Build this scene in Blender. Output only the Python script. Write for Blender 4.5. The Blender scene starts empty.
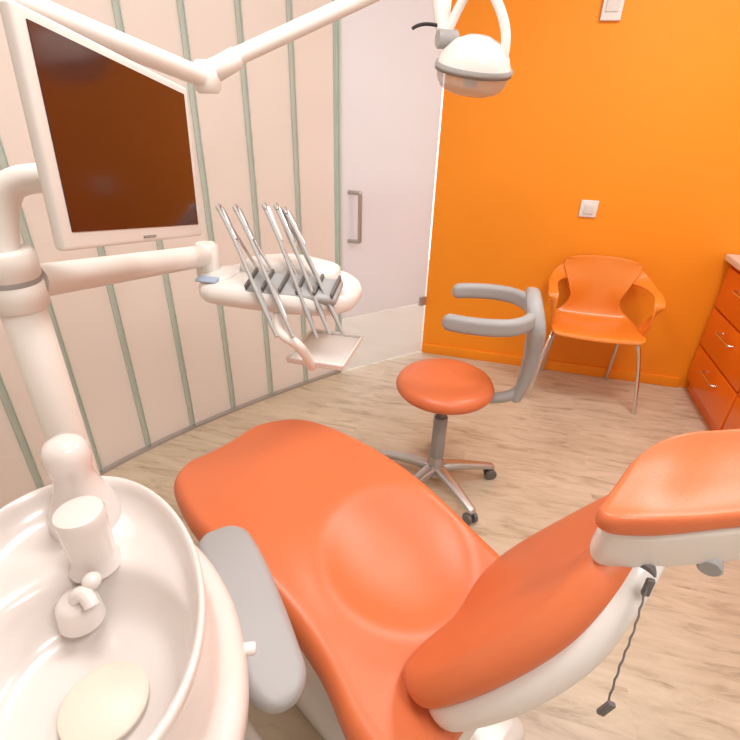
import bpy, bmesh, math, random
from mathutils import Vector, Matrix
random.seed(3)
V=Vector
scn=bpy.context.scene
scn.view_settings.view_transform='Standard'
scn.view_settings.look='None'

# ---------------- camera ----------------
cd=bpy.data.cameras.new('camera'); cam=bpy.data.objects.new('camera',cd); scn.collection.objects.link(cam)
cd.sensor_width=36; cd.lens=23.84; cd.clip_start=0.02
cam.matrix_world=Matrix.Translation((0,0,1.6))@(Matrix.Rotation(math.radians(14),4,'Z')@Matrix.Rotation(math.radians(61),4,'X')@Matrix.Rotation(math.radians(1.6),4,'Z'))
scn.camera=cam

# ---------------- materials ----------------
def srgb(r,g,b):
    f=lambda c:(c/255/12.92) if c/255<=.04045 else ((c/255+.055)/1.055)**2.4
    return (f(r),f(g),f(b),1)
def mat(name,col,rough=.5,metal=0,coat=0,spec=.5,var=0.0,vscale=3,bump=0,bscale=200,trans=0,alpha=1,sss=0):
    m=bpy.data.materials.new(name); m.use_nodes=True; nt=m.node_tree; p=nt.nodes['Principled BSDF']
    p.inputs['Base Color'].default_value=col; p.inputs['Roughness'].default_value=rough; p.inputs['Metallic'].default_value=metal
    p.inputs['Coat Weight'].default_value=coat; p.inputs['Coat Roughness'].default_value=.1
    p.inputs['Specular IOR Level'].default_value=spec
    p.inputs['Transmission Weight'].default_value=trans; p.inputs['Alpha'].default_value=alpha
    tc=nt.nodes.new('ShaderNodeTexCoord')
    if var>0:
        n=nt.nodes.new('ShaderNodeTexNoise'); n.inputs['Scale'].default_value=vscale; n.inputs['Detail'].default_value=4
        nt.links.new(tc.outputs['Object'],n.inputs['Vector'])
        r=nt.nodes.new('ShaderNodeValToRGB')
        c=list(col); a=[max(0,x*(1-var)) for x in c[:3]]+[1]; b=[min(1,x*(1+var)) for x in c[:3]]+[1]
        r.color_ramp.elements[0].position=.3; r.color_ramp.elements[1].position=.7
        r.color_ramp.elements[0].color=a; r.color_ramp.elements[1].color=b
        nt.links.new(n.outputs['Fac'],r.inputs['Fac']); nt.links.new(r.outputs['Color'],p.inputs['Base Color'])
    if bump>0:
        n2=nt.nodes.new('ShaderNodeTexNoise'); n2.inputs['Scale'].default_value=bscale; n2.inputs['Detail'].default_value=3
        nt.links.new(tc.outputs['Object'],n2.inputs['Vector'])
        bp=nt.nodes.new('ShaderNodeBump'); bp.inputs['Strength'].default_value=bump; bp.inputs['Distance'].default_value=.002
        nt.links.new(n2.outputs['Fac'],bp.inputs['Height']); nt.links.new(bp.outputs['Normal'],p.inputs['Normal'])
    return m
M_orange_wall=mat('orange_paint',srgb(247,147,14),.6,var=.02,vscale=2,bump=.15,bscale=150)
M_orange_cab=mat('orange_laminate',srgb(236,112,20),.25,coat=.3,var=.02)
M_leather=mat('orange_upholstery',srgb(216,114,68),.36,spec=.5,var=.04,vscale=4,bump=.18,bscale=350)
M_plastic_or=mat('orange_plastic',srgb(238,138,46),.35,coat=.2,var=.02)
M_white=mat('white_plastic',srgb(230,225,219),.3,coat=.25,var=.01)
M_white2=mat('white_enamel',srgb(226,217,211),.22,coat=.4,var=.01)
M_cream=mat('cream_plastic',srgb(230,223,215),.4,var=.01)
M_grey=mat('grey_polyurethane',srgb(166,165,164),.5,var=.03,bump=.1)
M_dgrey=mat('dark_grey_plastic',srgb(108,104,102),.45,var=.03)
M_chrome=mat('chrome',srgb(222,220,218),.2,metal=1,var=.02)
M_steel=mat('brushed_steel',srgb(190,187,184),.35,metal=.8,var=.04)
M_hose=mat('grey_hose',srgb(166,163,160),.5,var=.03)
M_black=mat('black_rubber',srgb(35,32,30),.6,var=.05)
M_blue=mat('blue_label',srgb(160,175,195),.4,var=.02)
M_wallwhite=mat('white_wall_paint',srgb(240,237,233),.7,var=.02)
M_disc=mat('drain_cover_plastic',srgb(232,219,203),.4,var=.01)
M_ceil=mat('ceiling_paint',srgb(245,243,240),.8,var=.01)
M_screen=mat('screen_glass',srgb(70,28,17),.12,coat=.3,var=.12,vscale=2.5)
M_logo=mat('logo_grey',srgb(150,145,140),.4,var=.02)

def emis(name,col,s):
    m=bpy.data.materials.new(name); m.use_nodes=True; nt=m.node_tree; p=nt.nodes['Principled BSDF']
    p.inputs['Base Color'].default_value=col; p.inputs['Emission Color'].default_value=col; p.inputs['Emission Strength'].default_value=s
    return m
M_emit=emis('ceiling_light_diffuser',(1,.98,.95,1),4)

def translucent(name,col,f=.45,gloss=.08,rough=.3):
    m=bpy.data.materials.new(name); m.use_nodes=True; nt=m.node_tree
    nt.nodes.remove(nt.nodes['Principled BSDF']); out=nt.nodes['Material Output']
    d=nt.nodes.new('ShaderNodeBsdfDiffuse'); t=nt.nodes.new('ShaderNodeBsdfTranslucent'); g=nt.nodes.new('ShaderNodeBsdfGlossy')
    tc=nt.nodes.new('ShaderNodeTexCoord'); n=nt.nodes.new('ShaderNodeTexNoise'); n.inputs['Scale'].default_value=1.3
    nt.links.new(tc.outputs['Object'],n.inputs['Vector']); r=nt.nodes.new('ShaderNodeValToRGB')
    r.color_ramp.elements[0].color=[x*.96 for x in col[:3]]+[1]; r.color_ramp.elements[1].color=col
    nt.links.new(n.outputs['Fac'],r.inputs['Fac'])
    for x in (d,t): nt.links.new(r.outputs['Color'],x.inputs['Color'])
    g.inputs['Roughness'].default_value=rough
    m1=nt.nodes.new('ShaderNodeMixShader'); m1.inputs[0].default_value=f
    nt.links.new(d.outputs[0],m1.inputs[1]); nt.links.new(t.outputs[0],m1.inputs[2])
    m2=nt.nodes.new('ShaderNodeMixShader'); m2.inputs[0].default_value=gloss
    nt.links.new(m1.outputs[0],m2.inputs[1]); nt.links.new(g.outputs[0],m2.inputs[2]); nt.links.new(m2.outputs[0],out.inputs[0])
    return m
M_panel=translucent('translucent_wall_panel',srgb(242,232,224),.45)
M_frost=translucent('frosted_glass',srgb(242,239,240),.5,.1,.25)
M_fin=translucent('green_glass_fin',srgb(232,240,234),.6,.08,.2)
def clearglass(name,col,a):
    m=bpy.data.materials.new(name); m.use_nodes=True; nt=m.node_tree
    nt.nodes.remove(nt.nodes['Principled BSDF']); out=nt.nodes['Material Output']
    t=nt.nodes.new('ShaderNodeBsdfTransparent'); g=nt.nodes.new('ShaderNodeBsdfPrincipled'); g.inputs['Base Color'].default_value=col; g.inputs['Roughness'].default_value=.1
    mx=nt.nodes.new('ShaderNodeMixShader'); mx.inputs[0].default_value=a
    nt.links.new(t.outputs[0],mx.inputs[1]); nt.links.new(g.outputs[0],mx.inputs[2]); nt.links.new(mx.outputs[0],out.inputs[0]); return m
M_clear=clearglass('clear_glass',srgb(225,225,228),.35)
M_shield=clearglass('lamp_shield_polycarbonate',srgb(205,198,190),.5)

def floor_mat():
    m=bpy.data.materials.new('wood_vinyl_planks'); m.use_nodes=True; nt=m.node_tree; p=nt.nodes['Principled BSDF']
    tc=nt.nodes.new('ShaderNodeTexCoord')
    mp=nt.nodes.new('ShaderNodeMapping'); mp.inputs['Rotation'].default_value=(0,0,math.radians(PLANK)); nt.links.new(tc.outputs['Object'],mp.inputs['Vector'])
    br=nt.nodes.new('ShaderNodeTexBrick'); br.inputs['Scale'].default_value=1; br.inputs['Brick Width'].default_value=1.2; br.inputs['Row Height'].default_value=.15
    br.inputs['Mortar Size'].default_value=.001; br.inputs['Mortar Smooth'].default_value=.5
    br.inputs['Color1'].default_value=(0,0,0,1); br.inputs['Color2'].default_value=(1,1,1,1); br.inputs['Mortar'].default_value=(.4,.4,.4,1)
    nt.links.new(mp.outputs[0],br.inputs['Vector'])
    mp2=nt.nodes.new('ShaderNodeMapping'); mp2.inputs['Scale'].default_value=(4.6,22,1); nt.links.new(mp.outputs[0],mp2.inputs['Vector'])
    ad=nt.nodes.new('ShaderNodeVectorMath'); ad.operation='ADD'; nt.links.new(mp2.outputs[0],ad.inputs[0])
    sc=nt.nodes.new('ShaderNodeVectorMath'); sc.operation='SCALE'; sc.inputs['Scale'].default_value=7; nt.links.new(br.outputs['Color'],sc.inputs[0]); nt.links.new(sc.outputs[0],ad.inputs[1])
    n=nt.nodes.new('ShaderNodeTexNoise'); n.inputs['Scale'].default_value=1; n.inputs['Detail'].default_value=8; n.inputs['Roughness'].default_value=.68; n.inputs['Distortion'].default_value=.6
    nt.links.new(ad.outputs[0],n.inputs['Vector'])
    r=nt.nodes.new('ShaderNodeValToRGB'); e=r.color_ramp.elements
    e[0].position=.30; e[0].color=srgb(168,148,124); e[1].position=.70; e[1].color=srgb(219,203,180)
    x=e.new(.47); x.color=srgb(204,187,162)
    nt.links.new(n.outputs['Fac'],r.inputs['Fac'])
    mx=nt.nodes.new('ShaderNodeMixRGB'); mx.blend_type='MULTIPLY'; mx.inputs[0].default_value=.08
    nt.links.new(r.outputs['Color'],mx.inputs[1]); nt.links.new(br.outputs['Color'],mx.inputs[2]); 
    nt.links.new(mx.outputs[0],p.inputs['Base Color']); p.inputs['Roughness'].default_value=.36
    return m
PLANK=0
M_floor=floor_mat()

# ---------------- mesh helpers ----------------
def empty(name,loc=(0,0,0)):
    e=bpy.data.objects.new(name,None); e.location=loc; e.empty_display_size=.1; scn.collection.objects.link(e); return e
def finish(name,me,m,parent=None,smooth=True,loc=None):
    o=bpy.data.objects.new(name,me); scn.collection.objects.link(o)
    if m: me.materials.append(m)
    if smooth:
        for p in me.polygons: p.use_smooth=True
    if parent:
        o.parent=parent
        o.matrix_parent_inverse=Matrix.Translation(parent.location).inverted()
    return o
def autosmooth(me,ang=40):
    bm=bmesh.new(); bm.from_mesh(me)
    for e in bm.edges:
        if len(e.link_faces)==2 and e.calc_face_angle(0)>math.radians(ang): e.smooth=False
    bm.to_mesh(me); bm.free()
def box(name,c,s,m,parent=None,bev=.004,rot=None,seg=3):
    bm=bmesh.new(); bmesh.ops.create_cube(bm,size=1)
    for v in bm.verts: v.co=V((v.co.x*s[0],v.co.y*s[1],v.co.z*s[2]))
    if bev>0: bmesh.ops.bevel(bm,geom=bm.edges[:],offset=min(bev,min(s)*.49),segments=seg,affect='EDGES',profile=.5)
    if rot is not None: bm.transform(rot.to_4x4())
    bm.transform(Matrix.Translation(c))
    me=bpy.data.meshes.new(name); bm.to_mesh(me); bm.free()
    if bev>0: autosmooth(me,50)
    return finish(name,me,m,parent,bev>0)
def tube(name,pts,r,m,parent=None,smooth=True,radii=None,flat=None):
    cu=bpy.data.curves.new('tmp','CURVE'); cu.dimensions='3D'; cu.bevel_depth=r; cu.bevel_resolution=5; cu.use_fill_caps=True
    if smooth and len(pts)>2:
        s=cu.splines.new('NURBS'); s.points.add(len(pts)-1)
        for i,p in enumerate(pts):
            s.points[i].co=(*p,1)
            if radii: s.points[i].radius=radii[i]
        s.use_endpoint_u=True; s.order_u=min(4,len(pts)); s.resolution_u=8
    else:
        s=cu.splines.new('POLY'); s.points.add(len(pts)-1)
        for i,p in enumerate(pts):
            s.points[i].co=(*p,1)
            if radii: s.points[i].radius=radii[i]
    ob=bpy.data.objects.new('tmp',cu); scn.collection.objects.link(ob); bpy.context.view_layer.update()
    me=bpy.data.meshes.new_from_object(ob.evaluated_get(bpy.context.evaluated_depsgraph_get()))
    bpy.data.objects.remove(ob); bpy.data.curves.remove(cu)
    if len(me.materials): me.materials.clear()
    me.name=name; autosmooth(me,50)
    return finish(name,me,m,parent)
def lathe(name,prof,c,m,parent=None,seg=40,axis=None,sx=1,sy=1):
    bm=bmesh.new(); rings=[]
    for r,z in prof:
        rings.append([bm.verts.new((r*math.cos(2*math.pi*i/seg)*sx,r*math.sin(2*math.pi*i/seg)*sy,z)) for i in range(seg)])
    for a,b in zip(rings,rings[1:]):
        for i in range(seg): bm.faces.new((a[i],a[(i+1)%seg],b[(i+1)%seg],b[i]))
    if prof[0][0]>1e-5: bm.faces.new(rings[0][::-1])
    if prof[-1][0]>1e-5: bm.faces.new(rings[-1])
    bmesh.ops.remove_doubles(bm,verts=bm.verts,dist=1e-5)
    bmesh.ops.recalc_face_normals(bm,faces=bm.faces)
    if axis is not None: bm.transform(V((0,0,1)).rotation_difference(V(axis)).to_matrix().to_4x4())
    bm.transform(Matrix.Translation(c))
    me=bpy.data.meshes.new(name); bm.to_mesh(me); bm.free(); autosmooth(me,45)
    return finish(name,me,m,parent)
def cyl(name,a,b,r,m,parent=None,bev=.003,seg=32):
    a=V(a);b=V(b);L=(b-a).length; bev=min(bev,r*.5,L*.3)
    return lathe(name,[(0,0),(r-bev,0),(r,bev),(r,L-bev),(r-bev,L),(0,L)],a,m,parent,seg,(b-a).normalized())
def ball(name,c,r,m,parent=None,s=(1,1,1)):
    bm=bmesh.new(); bmesh.ops.create_uvsphere(bm,u_segments=28,v_segments=16,radius=r)
    for v in bm.verts: v.co=V((v.co.x*s[0]+c[0],v.co.y*s[1]+c[1],v.co.z*s[2]+c[2]))
    me=bpy.data.meshes.new(name); bm.to_mesh(me); bm.free(); return finish(name,me,m,parent)
def cr(ps,t):
    n=len(ps)-1; x=t*n; i=min(int(x),n-1); f=x-i
    p0=ps[max(i-1,0)];p1=ps[i];p2=ps[i+1];p3=ps[min(i+2,n)]
    if i==0: p0=2*p1-p2
    if i+2>n: p3=2*p2-p1
    return .5*((2*p1)+(-p0+p2)*f+(2*p0-5*p1+4*p2-p3)*f*f+(-p0+3*p1-3*p2+p3)*f**3)
def pad(name,secs,m,parent=None,rw0=.08,rw1=.08,st=56,disp=None,nf=18,corner=.95):
    Cs=[V(s[0]) for s in secs];Ws=[V(s[1]) for s in secs];Ts=[V(s[2]) for s in secs]
    ts=[.5-.5*math.cos(math.pi*i/(st-1)) for i in range(st)]
    ts=sorted(set([round(t,6) for t in ts]+[.0008,.003,.007,.993,.997,.9992]))
    P=[(cr(Cs,t),cr(Ws,t),cr(Ts,t)) for t in ts]
    L=[0]
    for a,b in zip(P,P[1:]): L.append(L[-1]+(b[0]-a[0]).length)
    tot=L[-1]; bm=bmesh.new(); rings=[]
    for k,(C,W,T) in enumerate(P):
        w=W.length;t=T.length;wd=W.normalized();td=T.normalized()
        for e,rc in ((L[k],rw0),(tot-L[k],rw1)):
            rc=min(rc,w*.98)
            if e<rc: w=w-rc*(1-math.sqrt(max(0,1-(1-e/rc)**2)))
            rt=t*.9
            if e<rt: t=t-rt*(1-math.sqrt(max(0,1-(1-e/rt)**2)))
        r=min(t,w)*corner; pts=[]
        def arc(cx,cy,a0):
            for j in range(7):
                a=a0+math.pi/2*j/6; pts.append((cx+r*math.cos(a),cy+r*math.sin(a)))
        arc(w-r,t-r,0)
        for j in range(1,nf): pts.append(((w-r)*(1-2*j/nf),t))
        arc(-(w-r),t-r,math.pi/2)
        arc(-(w-r),-(t-r),math.pi)
        for j in range(1,nf): pts.append((-(w-r)*(1-2*j/nf),-t))
        arc(w-r,-(t-r),1.5*math.pi)
        ring=[]
        for x,y in pts:
            co=C+wd*x+td*y
            if disp and y>0:
                co=co+td*disp(x/max(W.length,1e-4),L[k]/tot,co)*(y/t if t>1e-5 else 1)
            ring.append(bm.verts.new(co))
        rings.append(ring)
    n=len(rings[0])
    for a,b in zip(rings,rings[1:]):
        for i in range(n): bm.faces.new((a[i],a[(i+1)%n],b[(i+1)%n],b[i]))
    for rg in (rings[0][::-1],rings[-1]):
        c=V((0,0,0))
        for v in rg: c+=v.co
        cv=bm.verts.new(c/n)
        for i in range(n): bm.faces.new((rg[i],rg[(i+1)%n],cv))
    bmesh.ops.remove_doubles(bm,verts=bm.verts,dist=1e-5)
    bmesh.ops.recalc_face_normals(bm,faces=bm.faces)
    me=bpy.data.meshes.new(name); bm.to_mesh(me); bm.free()
    return finish(name,me,m,parent)

# ================= ROOM =================
H=2.7
box('floor',(-1,1.5,-.05),(7,8,.1),M_floor,bev=0)
box('ceiling',(.0,1.05,H+.05),(4.4,4.9,.1),M_ceil,bev=0)
box('wall_back',(.82,3.26,H/2),(2.46,.16,H),M_orange_wall,bev=0)
box('wall_right',(2.06,.95,H/2),(.1,4.6,H),M_wallwhite,bev=0)
box('wall_front',(.0,-1.35,H/2),(4.1,.1,H),M_wallwhite,bev=0)
box('baseboard_back',(.44,3.172,.035),(1.68,.016,.07),M_orange_wall,bev=.003)
cp=[V((-1.30,-1.3,0)),V((-1.55,-.6,0)),V((-1.70,.0,0)),V((-1.765,.6,0)),V((-1.745,1.05,0)),V((-1.665,1.40,0)),V((-1.55,1.68,0)),V((-1.40,1.96,0)),V((-1.23,2.23,0)),V((-1.06,2.47,0)),V((-.88,2.71,0))]
fine=[cr(cp,i/400) for i in range(401)]
al=[0]
for a,b in zip(fine,fine[1:]): al.append(al[-1]+(b-a).length)
def at(s):
    s=max(0,min(s,al[-1]))
    for i in range(len(fine)-1):
        if al[i+1]>=s:
            f=(s-al[i])/max(al[i+1]-al[i],1e-9); return fine[i].lerp(fine[i+1],f),(fine[i+1]-fine[i]).normalized()
    return fine[-1],(fine[-1]-fine[-2]).normalized()
bm=bmesh.new(); prev=None
for i in range(0,201):
    p,t=at(al[-1]*i/200); nrm=V((-t.y,t.x,0))
    q=p+nrm*.02
    a=[bm.verts.new((q.x,q.y,0)),bm.verts.new((q.x,q.y,H)),bm.verts.new((q.x+nrm.x*.02,q.y+nrm.y*.02,H)),bm.verts.new((q.x+nrm.x*.02,q.y+nrm.y*.02,0))]
    if prev:
        for j in range(4): bm.faces.new((prev[j],a[j],a[(j+1)%4],prev[(j+1)%4]))
    prev=a
me=bpy.data.meshes.new('wall_left'); bm.to_mesh(me); bm.free(); finish('wall_left',me,M_panel,None,False)
fins=empty('trim_1')
s=al[-1]-.005;k=0
while s>0:
    p,t=at(s); nrm=V((-t.y,t.x,0))
    rot=Matrix((( t.x,nrm.x,0),(t.y,nrm.y,0),(0,0,1)))
    for off,w_ in ((-.012,.003),(.012,.003)):
        box('glass_fin_%d'%k,p+nrm*.013+t*off+V((0,0,H/2)),(w_,.013,H-.004),M_fin,fins,bev=0,rot=rot); k+=1
    box('joint_seal_%d'%k,p+nrm*.018+V((0,0,H/2)),(.021,.002,H-.004),M_fin,fins,bev=0,rot=rot)
    s-=.25
bm=bmesh.new(); prev=None
for i in range(0,121):
    p,t=at(al[-1]*i/120); nrm=V((-t.y,t.x,0))
    a=[bm.verts.new((*(p+nrm*d).xy,z)) for d,z in ((-.004,0),(-.004,.015),(.025,.015),(.025,0))]
    if prev:
        for j in range(4): bm.faces.new((prev[j],a[j],a[(j+1)%4],prev[(j+1)%4]))
    prev=a
me=bpy.data.meshes.new('trim_2'); bm.to_mesh(me); bm.free(); finish('trim_2',me,M_steel,None,False)
D0=V((-.88,2.71,0)); D1=V((-.417,3.178,0)); dt=(D1-D0).normalized(); dn=V((-dt.y,dt.x,0)); dl=(D1-D0).length
rotd=Matrix(((dt.x,dn.x,0),(dt.y,dn.y,0),(0,0,1)))
door=empty('door_1',D0)
mid=(D0+D1)/2
box('frosted_panel',mid+V((0,0,(.38+H)/2)),(dl-.012,.01,H-.38-.01),M_frost,door,bev=0,rot=rotd)
box('clear_panel',mid+V((0,0,.195)),(dl-.012,.01,.37),M_clear,door,bev=0,rot=rotd)
box('jamb_strip',D0+dt*.005+V((0,0,H/2)),(.010,.02,H-.01),M_fin,door,bev=0,rot=rotd)
box('hinge_plate',D1-dt*.03-dn*.012+V((0,0,.40)),(.05,.02,.06),M_steel,door,bev=.002,rot=rotd)
hb=D0+dt*.10-dn*.06
hm=D0+dt*.055-dn*.005
tube('pull_handle',[hm+V((0,0,1.14)),hb+V((0,0,1.14)),hb+V((0,0,1.14)),hb+V((0,0,1.11)),hb+V((0,0,.90)),hb+V((0,0,.87)),hb+V((0,0,.87)),hm+V((0,0,.87))],.012,M_steel,door)

for i,(x,y) in enumerate([(-.6,.9),(.9,2.0),(.7,.1)]):
    fx=empty('ceiling_light' if i==0 else 'ceiling_light.%03d'%i,(x,y,H))
    box('frame',(x,y,H-.015),(.64,.64,.03),M_white,fx,bev=.003)
    box('diffuser',(x,y,H-.033),(.58,.58,.008),M_emit,fx,bev=.002)
def area(name,loc,size,e,col=(.99,.98,.98),rot=(0,0,0)):
    l=bpy.data.lights.new(name,'AREA'); l.size=size; l.energy=e; l.color=col
    o=bpy.data.objects.new(name,l); o.location=loc; o.rotation_euler=rot; scn.collection.objects.link(o); return o
area('ceiling_lamp_a',(-.6,.9,H-.05),.58,18)
area('ceiling_lamp_b',(.9,2.0,H-.05),.58,21)
area('ceiling_lamp_c',(.7,.1,H-.05),.58,17)
w=bpy.data.worlds.new('world'); scn.world=w; w.use_nodes=True; w.node_tree.nodes['Background'].inputs[0].default_value=(.98,.97,.99,1); w.node_tree.nodes['Background'].inputs[1].default_value=1.85

sw=empty('light_switch',(.49,3.18,1.07))
box('plate',(.49,3.174,1.07),(.095,.012,.095),M_white,sw,bev=.004)
box('rocker',(.49,3.166,1.07),(.05,.008,.055),M_white2,sw,bev=.002)
se=empty('wall_thermostat',(.385,3.18,2.06))
box('body',(.385,3.17,2.06),(.095,.02,.19),M_white,se,bev=.004)
box('dial_cover',(.385,3.158,2.06),(.06,.006,.12),M_white2,se,bev=.002)

# cabinet
cb=empty('base_cabinet',(1.62,2.0,0))
box('carcass',(1.655,2.12,.46),(.69,2.08,.76),M_orange_cab,cb,bev=.003)
box('plinth',(1.665,2.12,.04),(.67,2.08,.08),M_orange_cab,cb,bev=0)
box('worktop',(1.635,2.12,.865),(.74,2.09,.035),M_white,cb,bev=.004)
for j in range(3):
    y=2.84-j*.62
    for kx,(z,h) in enumerate(((.70,.24),(.455,.24),(.21,.24))):
        box('drawer_%d_%d'%(j,kx),(1.302,y,z),(.02,.60,h-.008),M_orange_cab,cb,bev=.003)
        tube('handle_%d_%d'%(j,kx),[(1.29,y-.09,z+.04),(1.265,y-.09,z+.04),(1.265,y-.07,z+.04),(1.265,y+.07,z+.04),(1.265,y+.09,z+.04),(1.29,y+.09,z+.04)],.006,M_chrome,cb)

# ================= ORANGE ARMCHAIR =================
def armchair(cx,cy):
    ch=empty('plastic_armchair',(cx,cy,0))
    prof=[(-.20,.435),(-.185,.452),(-.10,.452),(.0,.445),(.08,.442),(.135,.455),(.165,.50),(.18,.57),(.195,.66),(.215,.75),(.225,.81)]
    hw=[.22,.245,.25,.245,.235,.21,.165,.145,.175,.215,.205]
    n=16; bm=bmesh.new(); g=[]
    P=[V((a,b,0)) for a,b in prof]; Wd=[V((a,0,0)) for a in hw]
    for i in range(45):
        t=i/44; p=cr(P,t); w_=cr(Wd,t).x; row=[]
        back=max(0,min(1,(p.y-.47)/.15))
        for j in range(n+1):
            u=-1+2*j/n
            row.append(bm.verts.new((cx+w_*u,cy+p.x-back*.045*u*u,p.y+(1-back)*.012*u*u - (0.02*abs(u)**4 if t>.97 else 0))))
        g.append(row)
    for i in range(44):
        for j in range(n): bm.faces.new((g[i][j],g[i][j+1],g[i+1][j+1],g[i+1][j]))
    me=bpy.data.meshes.new('seat_shell'); bm.to_mesh(me); bm.free()
    o=finish('seat_shell',me,M_plastic_or,ch); md=o.modifiers.new('s','SOLIDIFY'); md.thickness=.012; md.offset=0
    md=o.modifiers.new('b','BEVEL'); md.width=.004; md.segments=2
    for sx in (-1,1):
        pts=[V((.185*sx,.185,.72)),V((.235*sx,.14,.70)),V((.268*sx,.05,.685)),V((.278*sx,-.06,.68)),V((.274*sx,-.13,.65)),V((.262*sx,-.12,.58)),V((.250*sx,-.08,.50)),V((.235*sx,-.04,.452))]
        secs=[]
        for i,p in enumerate(pts):
            a=pts[max(i-1,0)];b=pts[min(i+1,7)];d=(b-a).normalized()
            if i<5: W=V((sx,0,0))- d*d.dot(V((sx,0,0)))
            else: W=V((0,1,0))-d*d.dot(V((0,1,0)))
            if i<3: W=V((0,0,1))*(.8-.35*i)+V((sx,.3,0))*(.2+.35*i)
            if i==5: W=V((sx*.2,.9,0))
            W=W-d*d.dot(W); W.normalize(); 
            T=W.cross(d).normalized()
            secs.append((p+V((cx,cy,0)),W*(.055,.038,.028,.026,.028,.034,.045,.06)[i],T*.007))
        out=[secs[0]]
        for s_ in secs[1:]:
            W=s_[1];T=s_[2]
            if W.dot(out[-1][1])<0: W=-W
            if T.dot(out[-1][2])<0: T=-T
            out.append((s_[0],W,T))
        pad('armrest_%s'%('l' if sx<0 else 'r'),out,M_plastic_or,ch,.01,.01,nf=4)
        fx=cx+.305*sx
        tube('front_leg_%s'%('l' if sx<0 else 'r'),[(cx+.20*sx,cy-.02,.435),(cx+.24*sx,cy-.12,.43),(cx+.25*sx,cy-.14,.41),(fx,cy-.19,.0)],.011,M_chrome,ch)
        tube('back_leg_%s'%('l' if sx<0 else 'r'),[(cx+.17*sx,cy-.02,.43),(cx+.18*sx,cy+.08,.425),(cx+.19*sx,cy+.11,.39),(cx+.205*sx,cy+.205,.0)],.011,M_chrome,ch)
    tube('under_bar',[(cx-.2,cy-.02,.43),(cx+.2,cy-.02,.43)],.011,M_chrome,ch)
    return ch
armchair(.63,2.935)

# ================= STOOL =================
sx,sy=-.125,1.82
st=empty('assistant_stool',(sx,sy,0))
zz=.015
lathe('hub',[(0,.06),(.04,.06),(.045,.08),(.04,.12),(.03,.16),(.027,.17),(0,.17)],(sx,sy,0),M_steel,st)
cyl('gas_piston',(sx,sy,.15),(sx,sy,.48),.018,M_chrome,st)
cyl('column_shroud',(sx,sy,.16),(sx,sy,.38),.031,M_grey,st)
cyl('column_sleeve',(sx,sy,.37),(sx,sy,.47),.024,M_dgrey,st)
for i,a in enumerate((168,96,24,-48,-120)):
    a=math.radians(a); d=V((math.cos(a),math.sin(a),0)); c=V((sx,sy,0)); n=V((-d.y,d.x,0)); up=V((0,0,1))
    pad('leg_%d'%i,[(c+d*.02+up*.10,n*.032,up*.024),(c+d*.12+up*.095,n*.027,up*.020),(c+d*.22+up*.08,n*.022,up*.016),(c+d*.295+up*.065,n*.019,up*.013)],M_steel,st,.01,.014,nf=4,st=20)
    e=c+d*.28
    cyl('caster_stem_%d'%i,e+up*.04,e+up*.07,.008,M_steel,st)
    for sg in (-1,1): cyl('caster_wheel_%d_%d'%(i,sg),e+n*sg*.008+up*.027,e+n*sg*.024+up*.027,.027,M_dgrey,st)
lathe('seat_plate',[(0,.455+zz),(.10,.455+zz),(.12,.47+zz),(.12,.49+zz),(0,.49+zz)],(sx,sy,0),M_dgrey,st)
lathe('seat_cushion',[(0,.50+zz),(.17,.50+zz),(.195,.505+zz),(.205,.517+zz),(.207,.53+zz),(.197,.55+zz),(.178,.562+zz),(.13,.568+zz),(0,.566+zz)],(sx,sy,0),M_leather,st,seg=56)
tube('support_bar',[(sx+.02,sy,.49),(sx+.20,sy+.03,.49),(sx+.28,sy+.06,.495),(sx+.32,sy+.08,.53),(sx+.335,sy+.09,.61)],.024,M_grey,st)
pad('support_upright',[(V((.175,1.88,.48)),V((0,.028,0)),V((.02,0,0))),(V((.200,1.90,.60)),V((0,.045,0)),V((.026,0,0))),(V((.208,1.92,.72)),V((0,.075,0)),V((.032,0,0))),(V((.198,1.94,.84)),V((0,.115,0)),V((.036,0,0))),(V((.168,1.97,.95)),V((0,.09,0)),V((.028,0,0)))],M_grey,st,.02,.07)
def flatring(name,pts,h,tk,m,parent):
    secs=[]
    for i,p in enumerate(pts):
        a=V(pts[max(i-1,0)]);b=V(pts[min(i+1,len(pts)-1)]);d=(b-a).normalized()
        secs.append((V(p),V((0,0,1))*h,d.cross(V((0,0,1))).normalized()*tk))
    pad(name,secs,m,parent,.03,.03,nf=4,st=70)
flatring('torso_support_ring',[(-.155,2.09,.865),(-.08,2.13,.862),(.02,2.145,.862),(.11,2.12,.862),(.17,2.04,.862),(.185,1.94,.862),(.165,1.84,.862),(.11,1.77,.862),(.03,1.74,.862),(-.07,1.735,.862),(-.155,1.75,.862)],.034,.022,M_grey,st)

# ================= DENTAL CHAIR =================
dc=empty('dental_chair',(-.1,.8,0))
up=V((0,0,1))
def NF(N,F,z,t,tz=0):
    N=V((*N,z));F=V((*F,z)); C=(N+F)/2; W=(F-N)/2; return (C,W,up*t)
sd=[NF((-.845,.965),(-.70,1.275),.58,.030),NF((-.765,.86),(-.51,1.29),.595,.034),NF((-.615,.745),(-.29,1.21),.60,.036),NF((-.41,.66),(-.12,1.13),.575,.038),NF((-.24,.56),(.03,1.04),.53,.04),NF((-.13,.46),(.15,.97),.49,.042),NF((-.01,.39),(.25,.88),.47,.042)]
def seatdisp(u,s,co):
    d=((co.x+.135)**2+(co.y-.86)**2)**.5
    z=.018*u*u
    z+=-.026*math.exp(-(d/.15)**3)+.010*math.exp(-((d-.20)/.045)**2)
    dy=((co.x+.62)**2+(co.y-1.02)**2)**.5
    z-=.008*math.exp(-(dy/.2)**4)
    return z
pad('seat_cushion',sd,M_leather,dc,.10,.05,st=110,disp=seatdisp,nf=40,corner=.9)
pad('seat_shell',[(c-up*.075,w_*.92,up*.035) for c,w_,t in sd],M_white,dc,.10,.05)
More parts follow.
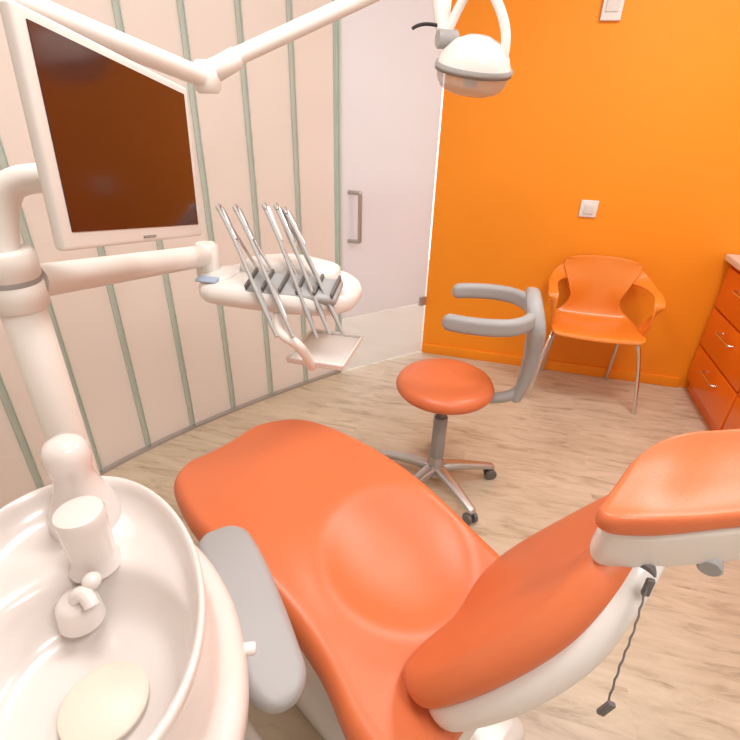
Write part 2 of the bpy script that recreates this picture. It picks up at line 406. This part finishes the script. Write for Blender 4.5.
bs=[((-.065,.545,.53),(.15,.955,.51)),((.005,.52,.62),(.20,.94,.62)),((.09,.52,.73),(.275,.925,.74)),((.175,.545,.84),(.34,.90,.85)),((.24,.60,.93),(.385,.865,.93)),((.27,.64,.985),(.395,.845,.985))]
Cs=[(V(a)+V(b))/2 for a,b in bs]; secs=[]; shell=[]
for i,(a,b) in enumerate(bs):
    a=V(a);b=V(b);C=(a+b)/2;W=(b-a)/2; d=(Cs[min(i+1,5)]-Cs[max(i-1,0)]).normalized()
    T=W.cross(d).normalized()
    if T.z<0: T=-T
    k=(1,1,1,.9,.7,.6)[i]
    secs.append((C,W,T*.034)); shell.append((C-T*.058*k,W*.95,T*.038*k))
pad('backrest_cushion',secs,M_leather,dc,.09,.08,st=80,disp=lambda u,s,co:.014*(1-abs(u)**2.5)-.020*math.exp(-(u/.4)**2),nf=24)
pad('backrest_shell',shell,M_white,dc,.09,.08,st=60)
# headrest
hs=[(V((.235,.67,1.07)),V((.050,.085,.018))),(V((.32,.70,1.075)),V((.045,.100,.022))),(V((.42,.735,1.085)),V((.035,.10,.020))),(V((.53,.77,1.095)),V((.03,.095,.018)))]
secs=[];shell=[]
for i,(C,W) in enumerate(hs):
    d=(hs[min(i+1,3)][0]-hs[max(i-1,0)][0]).normalized(); T=W.cross(d).normalized()
    if T.z<0:T=-T
    secs.append((C,W,T*.016)); shell.append((C-T*.066+d*.016,W*.98,T*.052))
pad('headrest_cushion',secs,M_leather,dc,.05,.05,disp=lambda u,s,co:.014*abs(u)**3-.004+.008*math.exp(-((s-.25)/.2)**2),nf=20)
pad('headrest_shell',shell,M_white,dc,.05,.05,corner=.3)
tube('headrest_bar',[(.32,.72,.93),(.335,.69,.98),(.35,.69,1.0)],.02,M_dgrey,dc)
cyl('headrest_joint',(.30,.63,.94),(.335,.73,.94),.024,M_dgrey,dc)
cyl('headrest_knob',(.405,.655,.955),(.42,.70,.96),.018,M_grey,dc)
# armrest
pad('armrest_pad',[(V((-.565,.755,.645)),V((.042,.042,0)),up*.02+V((-.004,-.004,0))),(V((-.465,.655,.665)),V((.046,.046,0)),up*.024),(V((-.355,.54,.66)),V((.046,.046,0)),up*.024),(V((-.243,.43,.635)),V((.038,.038,0)),up*.02)],M_grey,dc,.055,.055)
tube('armrest_bracket',[(-.40,.59,.64),(-.36,.60,.58),(-.28,.68,.52)],.02,M_grey,dc)
box('lift_column',(-.10,.80,.28),(.34,.26,.36),M_white,dc,bev=.05,rot=Matrix.Rotation(math.radians(-30),3,'Z'),seg=5)
box('pedestal_upper',(-.05,.78,.42),(.46,.30,.10),M_white,dc,bev=.04,rot=Matrix.Rotation(math.radians(-30),3,'Z'),seg=5)
box('base_plate',(-.14,.82,.05),(.75,.42,.10),M_white,dc,bev=.04,rot=Matrix.Rotation(math.radians(-30),3,'Z'),seg=5)
chp=[V((.305,.60,.965)),V((.295,.58,.95)),V((.284,.545,.91)),V((.272,.515,.86)),V((.265,.49,.80))]
tube('bib_chain',[cr(chp,i/30)+V((.0015*math.sin(i*2.2),.0015*math.cos(i*2.2),0)) for i in range(31)],.0016,M_dgrey,dc)
box('bib_clip_a',(.266,.49,.79),(.012,.008,.035),M_dgrey,dc,bev=.002,rot=Matrix.Rotation(.3,3,'Y'))
box('bib_clip_b',(.301,.592,.955),(.012,.008,.035),M_dgrey,dc,bev=.002)

# ================= CUSPIDOR =================
cu=empty('cuspidor_unit',(-.545,.35,0))
ax=V((-.68,.735,0)).normalized(); ay=V((-ax.y,ax.x,0))
def outline(th,fx=1,fy=1,a=.29,b=.20):
    c,s_=math.cos(th),math.sin(th); n=2.25
    x=a*math.copysign(abs(c)**(2/n),c); y=b*math.copysign(abs(s_)**(2/n),s_)
    y*=1-.10*(x/a) if x>0 else 1
    return ax*x*fx-ay*y*fy
C0=V((-.55,.34,0))
prof=[(.0,0,.12,0),(.72,0,.12,.72),(.76,0,.14,.76),(.85,0,.30,.85),(1.0,0,.55,1.0),(1.10,0,.66,1.12),(1.15,0,.72,1.19),(1.17,0,.76,1.22),(1.14,0,.785,1.19),(1.06,0,.80,1.08),(1.01,0,.815,1.01),(.985,0,.85,.985),(.99,0,.905,.99),(1.0,0,.93,1.0),(.99,0,.939,.99),(.965,0,.940,.965),(.94,.0,.932,.94),(.92,.004,.912,.915),(.86,.016,.892,.88),(.72,.045,.880,.85),(.62,.066,.868,.82),(.57,.072,.835,.76),(.50,.072,.80,.66),(.40,.07,.785,.52),(.15,.07,.78,.2),(.0,.07,.78,0)]
seg=72;bm=bmesh.new();rings=[]
PV=[V(p) for p in prof]
for k in range(0,(len(prof)-1)*3+1):
    p=cr(PV,k/((len(prof)-1)*3))
    rings.append([bm.verts.new(C0-ax*p[1]+outline(2*math.pi*i/seg,max(p[0],0),max(p[3],0))+up*p[2]) for i in range(seg)])
for a,b in zip(rings,rings[1:]):
    for i in range(seg): bm.faces.new((a[i],a[(i+1)%seg],b[(i+1)%seg],b[i]))
bmesh.ops.remove_doubles(bm,verts=bm.verts,dist=1e-5); bmesh.ops.recalc_face_normals(bm,faces=bm.faces)
me=bpy.data.meshes.new('basin_body'); bm.to_mesh(me); bm.free(); finish('basin_body',me,M_white2,cu)
lathe('drain_cover',[(0,-.006),(.055,-.006),(.062,0),(.062,.006),(.056,.010),(0,.012)],(-.47,.292,.790),M_disc,cu)
tw=V((-.68,.528,0))
lathe('cup_filler_tower',[(0,.87),(.066,.87),(.060,.91),(.050,.940),(.040,.965),(.034,.985),(.033,1.0),(.037,1.015),(.039,1.035),(.036,1.053),(.028,1.065),(.015,1.070),(0,1.071)],tw,M_white2,cu)
lathe('cup_holder_spout',[(0,.87),(.044,.87),(.037,.885),(.036,.90),(.039,.970),(.040,.985),(.037,.992),(.027,.995),(0,.995)],V((-.603,.455,0)),M_white2,cu)
tube('bowl_rinse_spout',[(-.585,.385,.83),(-.585,.385,.87),(-.575,.39,.888),(-.558,.388,.886),(-.545,.38,.872)],.012,M_white2,cu)
ball('rinse_knob',(-.565,.408,.892),.015,M_white2,cu)
lathe('spout_base',[(0,-.03),(.036,-.03),(.032,.012),(.022,.022),(0,.024)],V((-.588,.388,.845)),M_white2,cu)
cyl('side_knob',(-.335,.43,.765),(-.300,.446,.765),.011,M_white,cu)
box('unit_plinth',(-.66,.48,.07),(.50,.42,.14),M_white,cu,bev=.04,rot=Matrix.Rotation(math.radians(-30),3,'Z'),seg=5)
px,py=-.875,.695
cyl('post',(px,py,0),(px,py,1.25),.040,M_cream,cu)
cyl('post_collar',(px,py,1.225),(px,py,1.28),.049,M_cream,cu,bev=.006)
cyl('post_swivel',(px,py,1.284),(px,py,1.34),.049,M_cream,cu,bev=.006)
cyl('post_seam',(px,py,1.27),(px,py,1.30),.046,M_hose,cu,bev=.001)

# ================= DELIVERY UNIT =================
du=empty('dental_delivery_unit',(-.63,1.38,1.08))
A0=V((px,py,1.265));A1=V((-.885,1.36,1.15))
tube('support_arm',[A0+V((.0,.045,0)),A1],.033,M_cream,du,False)
cyl('arm_joint_far',A1-up*.07,A1+up*.04,.038,M_cream,du,bev=.01)
tc_=V((-.635,1.37,1.07))
ex=V((1,.03,0)).normalized(); ey=V((-.03,1,0)).normalized()
def tp(x,y,z): return tc_+ex*x+ey*y+up*z
pad('tray_body',[(tp(-.26,.0,-.01),ey*.12,up*.024),(tp(-.15,.0,0),ey*.145,up*.034),(tp(0,0,0),ey*.15,up*.036),(tp(.15,.0,0),ey*.145,up*.034),(tp(.25,.01,-.01),ey*.11,up*.024)],M_white,du,.09,.09)
pad('tray_upper',[(tp(-.16,.06,.04),ey*.06,up*.018),(tp(0,.07,.05),ey*.07,up*.024),(tp(.17,.06,.04),ey*.06,up*.018)],M_white,du,.05,.05)
pad('tray_left_lobe',[(tp(-.26,-.02,.022),ey*.07,up*.012),(tp(-.14,-.03,.03),ey*.08,up*.014)],M_white,du,.06,.06)
box('instrument_rest',tp(.075,-.09,.035),(.28,.10,.03),M_grey,du,bev=.012,rot=Matrix.Rotation(.03,3,'Z')@Matrix.Rotation(.35,3,'X'))
for i in range(6): box('rest_divider_%d'%i,tp(-.055+i*.052,-.095,.050),(.008,.09,.026),M_dgrey,du,bev=.003,rot=Matrix.Rotation(.35,3,'X'))
box('control_panel',tp(-.20,-.10,.037),(.07,.03,.006),M_blue,du,bev=.002,rot=Matrix.Rotation(.25,3,'X'))
tips=[(-.815,1.36,1.31),(-.765,1.37,1.31),(-.675,1.38,1.32),(-.64,1.385,1.32),(-.615,1.39,1.31)]
ends=[(-.555,1.14,1.01),(-.51,1.15,1.01),(-.455,1.19,1.0),(-.42,1.20,1.01),(-.385,1.215,1.01)]
for i,(a,b) in enumerate(zip(tips,ends)):
    a=V(a);b=V(b); m_=a.lerp(b,.5)+V((.0,-.01,.012))
    r0=V((a.x*.45+b.x*.55,1.33,1.10)); 
    tube('whip_arm_%d'%i,[r0,r0.lerp(a,.5)+V((-.025,.02,.0)),a+V((-.01,.01,0)),a+V((0,-.01,.010)),a+V((.012,-.03,-.01))],.0045,M_steel,du)
    tube('hose_%d'%i,[a+V((.0,-.02,.0)),a.lerp(b,.2)+V((0,-.01,.01)),m_,a.lerp(b,.78)+V((0,-.012,.01)),b],.0055,M_hose,du)
    hd=(b-a).normalized()
    p0=a.lerp(b,.03)
    lathe('handpiece_%d'%i,[(0,0),(.007,0),(.0085,.01),(.009,.05),(.0075,.07),(.009,.075),(.009,.10),(.007,.115),(0,.118)],p0,M_steel if i!=2 else M_white,du,16,hd+V((0,0,.05)))
    p1=a.lerp(b,.62)
    lathe('handpiece_grip_%d'%i,[(0,0),(.006,0),(.0085,.01),(.0095,.05),(.008,.10),(.006,.12),(0,.122)],p1,M_steel if i%2 else M_hose,du,16,hd)
tube('lower_tray_arm',[(-.60,1.25,1.04),(-.58,1.20,1.0),(-.54,1.16,1.0),(-.495,1.17,.98),(-.485,1.20,.91),(-.485,1.22,.885)],.015,M_cream,du)
box('lower_tray',(-.475,1.32,.895),(.18,.22,.012),M_white,du,bev=.005)
for i,(c,s_) in enumerate([((-.475,1.212,.905),(.18,.008,.012)),((-.475,1.428,.905),(.18,.008,.012)),((-.563,1.32,.905),(.008,.22,.012)),((-.387,1.32,.905),(.008,.22,.012))]): box('lower_tray_rim_%d'%i,c,s_,M_white,du,bev=.003)

# ================= MONITOR =================
mo=empty('computer_monitor',(-.68,.85,1.5))
BR=V((-.710,1.085,1.293));TR=V((-.715,1.11,1.607));BL=V((-.646,.632,1.377));TL=V((-.640,.612,1.705))
cx_=(BR+TR+BL+TL)/4; ux=((BR-BL)+(TR-TL)).normalized(); uraw=((TL-BL)+(TR-BR)).normalized(); uo=(uraw-ux*uraw.dot(ux)).normalized(); uy=(uraw*.65+uo*.35).normalized(); un=ux.cross(uy).normalized()
Wm=((BR-BL).length+(TR-TL).length)/2+.005; Hm=((TL-BL).length+(TR-BR).length)/2
rm=Matrix((( ux.x,uy.x,un.x),(ux.y,uy.y,un.y),(ux.z,uy.z,un.z)))
def ml(x,y,z): return cx_+ux*x+uy*y+un*z
box('bezel',ml(0,0,-.010),(Wm,Hm,.020),M_white,mo,bev=.007,rot=rm)
box('screen',ml(0,.006,.0005),(Wm-.045,Hm-.045,.003),M_screen,mo,bev=.0,rot=rm)
box('logo',ml(.0,-Hm/2+.011,.001),(.045,.005,.002),M_logo,mo,bev=0,rot=rm)
box('rear_housing',ml(.03,0,-.032),(Wm*.6,Hm*.7,.028),M_white,mo,bev=.012,rot=rm)
tube('monitor_arm',[(px,py,1.335),(px,py+.02,1.40),(px+.01,py+.03,1.44),(px+.03,py+.05,1.46),(px+.08,py+.09,1.46),ml(-.03,-.05,-.04)],.026,M_cream,mo)

# ================= OPERATING LAMP =================
la=empty('dental_operating_lamp',(-.15,1.79,1.7))
J=V((-.84,1.41,1.635))
P0=V((-.985,.66,1.25))
cyl('bracket',(px-.045,py-.012,1.25),P0,.022,M_cream,la)
tube('lamp_post',[P0,(-.985,.66,1.80)],.028,M_cream,la,False)
tube('lower_arm',[(-.985,.66,1.80),J],.025,M_cream,la,False)
cyl('elbow_joint',J-up*.035,J+up*.045,.036,M_cream,la,bev=.01)
E=V((-.31,1.88,1.955))
tube('upper_arm',[J+up*.02,E],.023,M_cream,la,False)
cyl('elbow_sleeve',J+up*.01+(E-J).normalized()*.02,J+up*.015+(E-J).normalized()*.10,.029,M_cream,la)
tube('drop_tube',[E+V((-.01,-.01,.02)),E+V((.02,-.01,-.02)),(-.27,1.85,1.86),(-.25,1.83,1.79),(-.235,1.82,1.755)],.026,M_cream,la)
cyl('tilt_joint',(-.265,1.80,1.765),(-.21,1.83,1.765),.026,M_hose,la)
lc=V((-.145,1.79,1.69)); la_ax=V((.12,-.25,1)).normalized()
lathe('reflector_housing',[(0,.085),(.03,.083),(.065,.068),(.095,.038),(.108,.005),(.11,-.01),(.104,-.014),(.09,.01),(.05,.04),(0,.05)],lc,M_white,la,48,la_ax,sx=1.05,sy=.8)
lathe('housing_band',[(.113,-.012),(.115,.0),(.112,.008),(.106,.008),(.106,-.012),(.113,-.012)],lc,M_hose,la,48,la_ax,sx=1.05,sy=.8)
lathe('lamp_shield',[(.108,-.010),(.104,-.035),(.09,-.058),(.06,-.07),(0,-.073)],lc,M_shield,la,48,la_ax,sx=1.05,sy=.8)
lathe('bulb_cover',[(0,-.055),(.022,-.05),(.028,-.02),(.024,.02),(0,.025)],lc,M_steel,la,24,la_ax)
tube('yoke_handle',[(-.235,1.82,1.79),(-.19,1.83,1.90),(-.15,1.82,1.92),(-.10,1.80,1.86),(-.06,1.78,1.79),(-.055,1.77,1.74),(-.06,1.77,1.70)],.014,M_white,la)
tube('switch_lever',[(-.27,1.82,1.80),(-.32,1.81,1.81),(-.345,1.80,1.79)],.005,M_black,la)
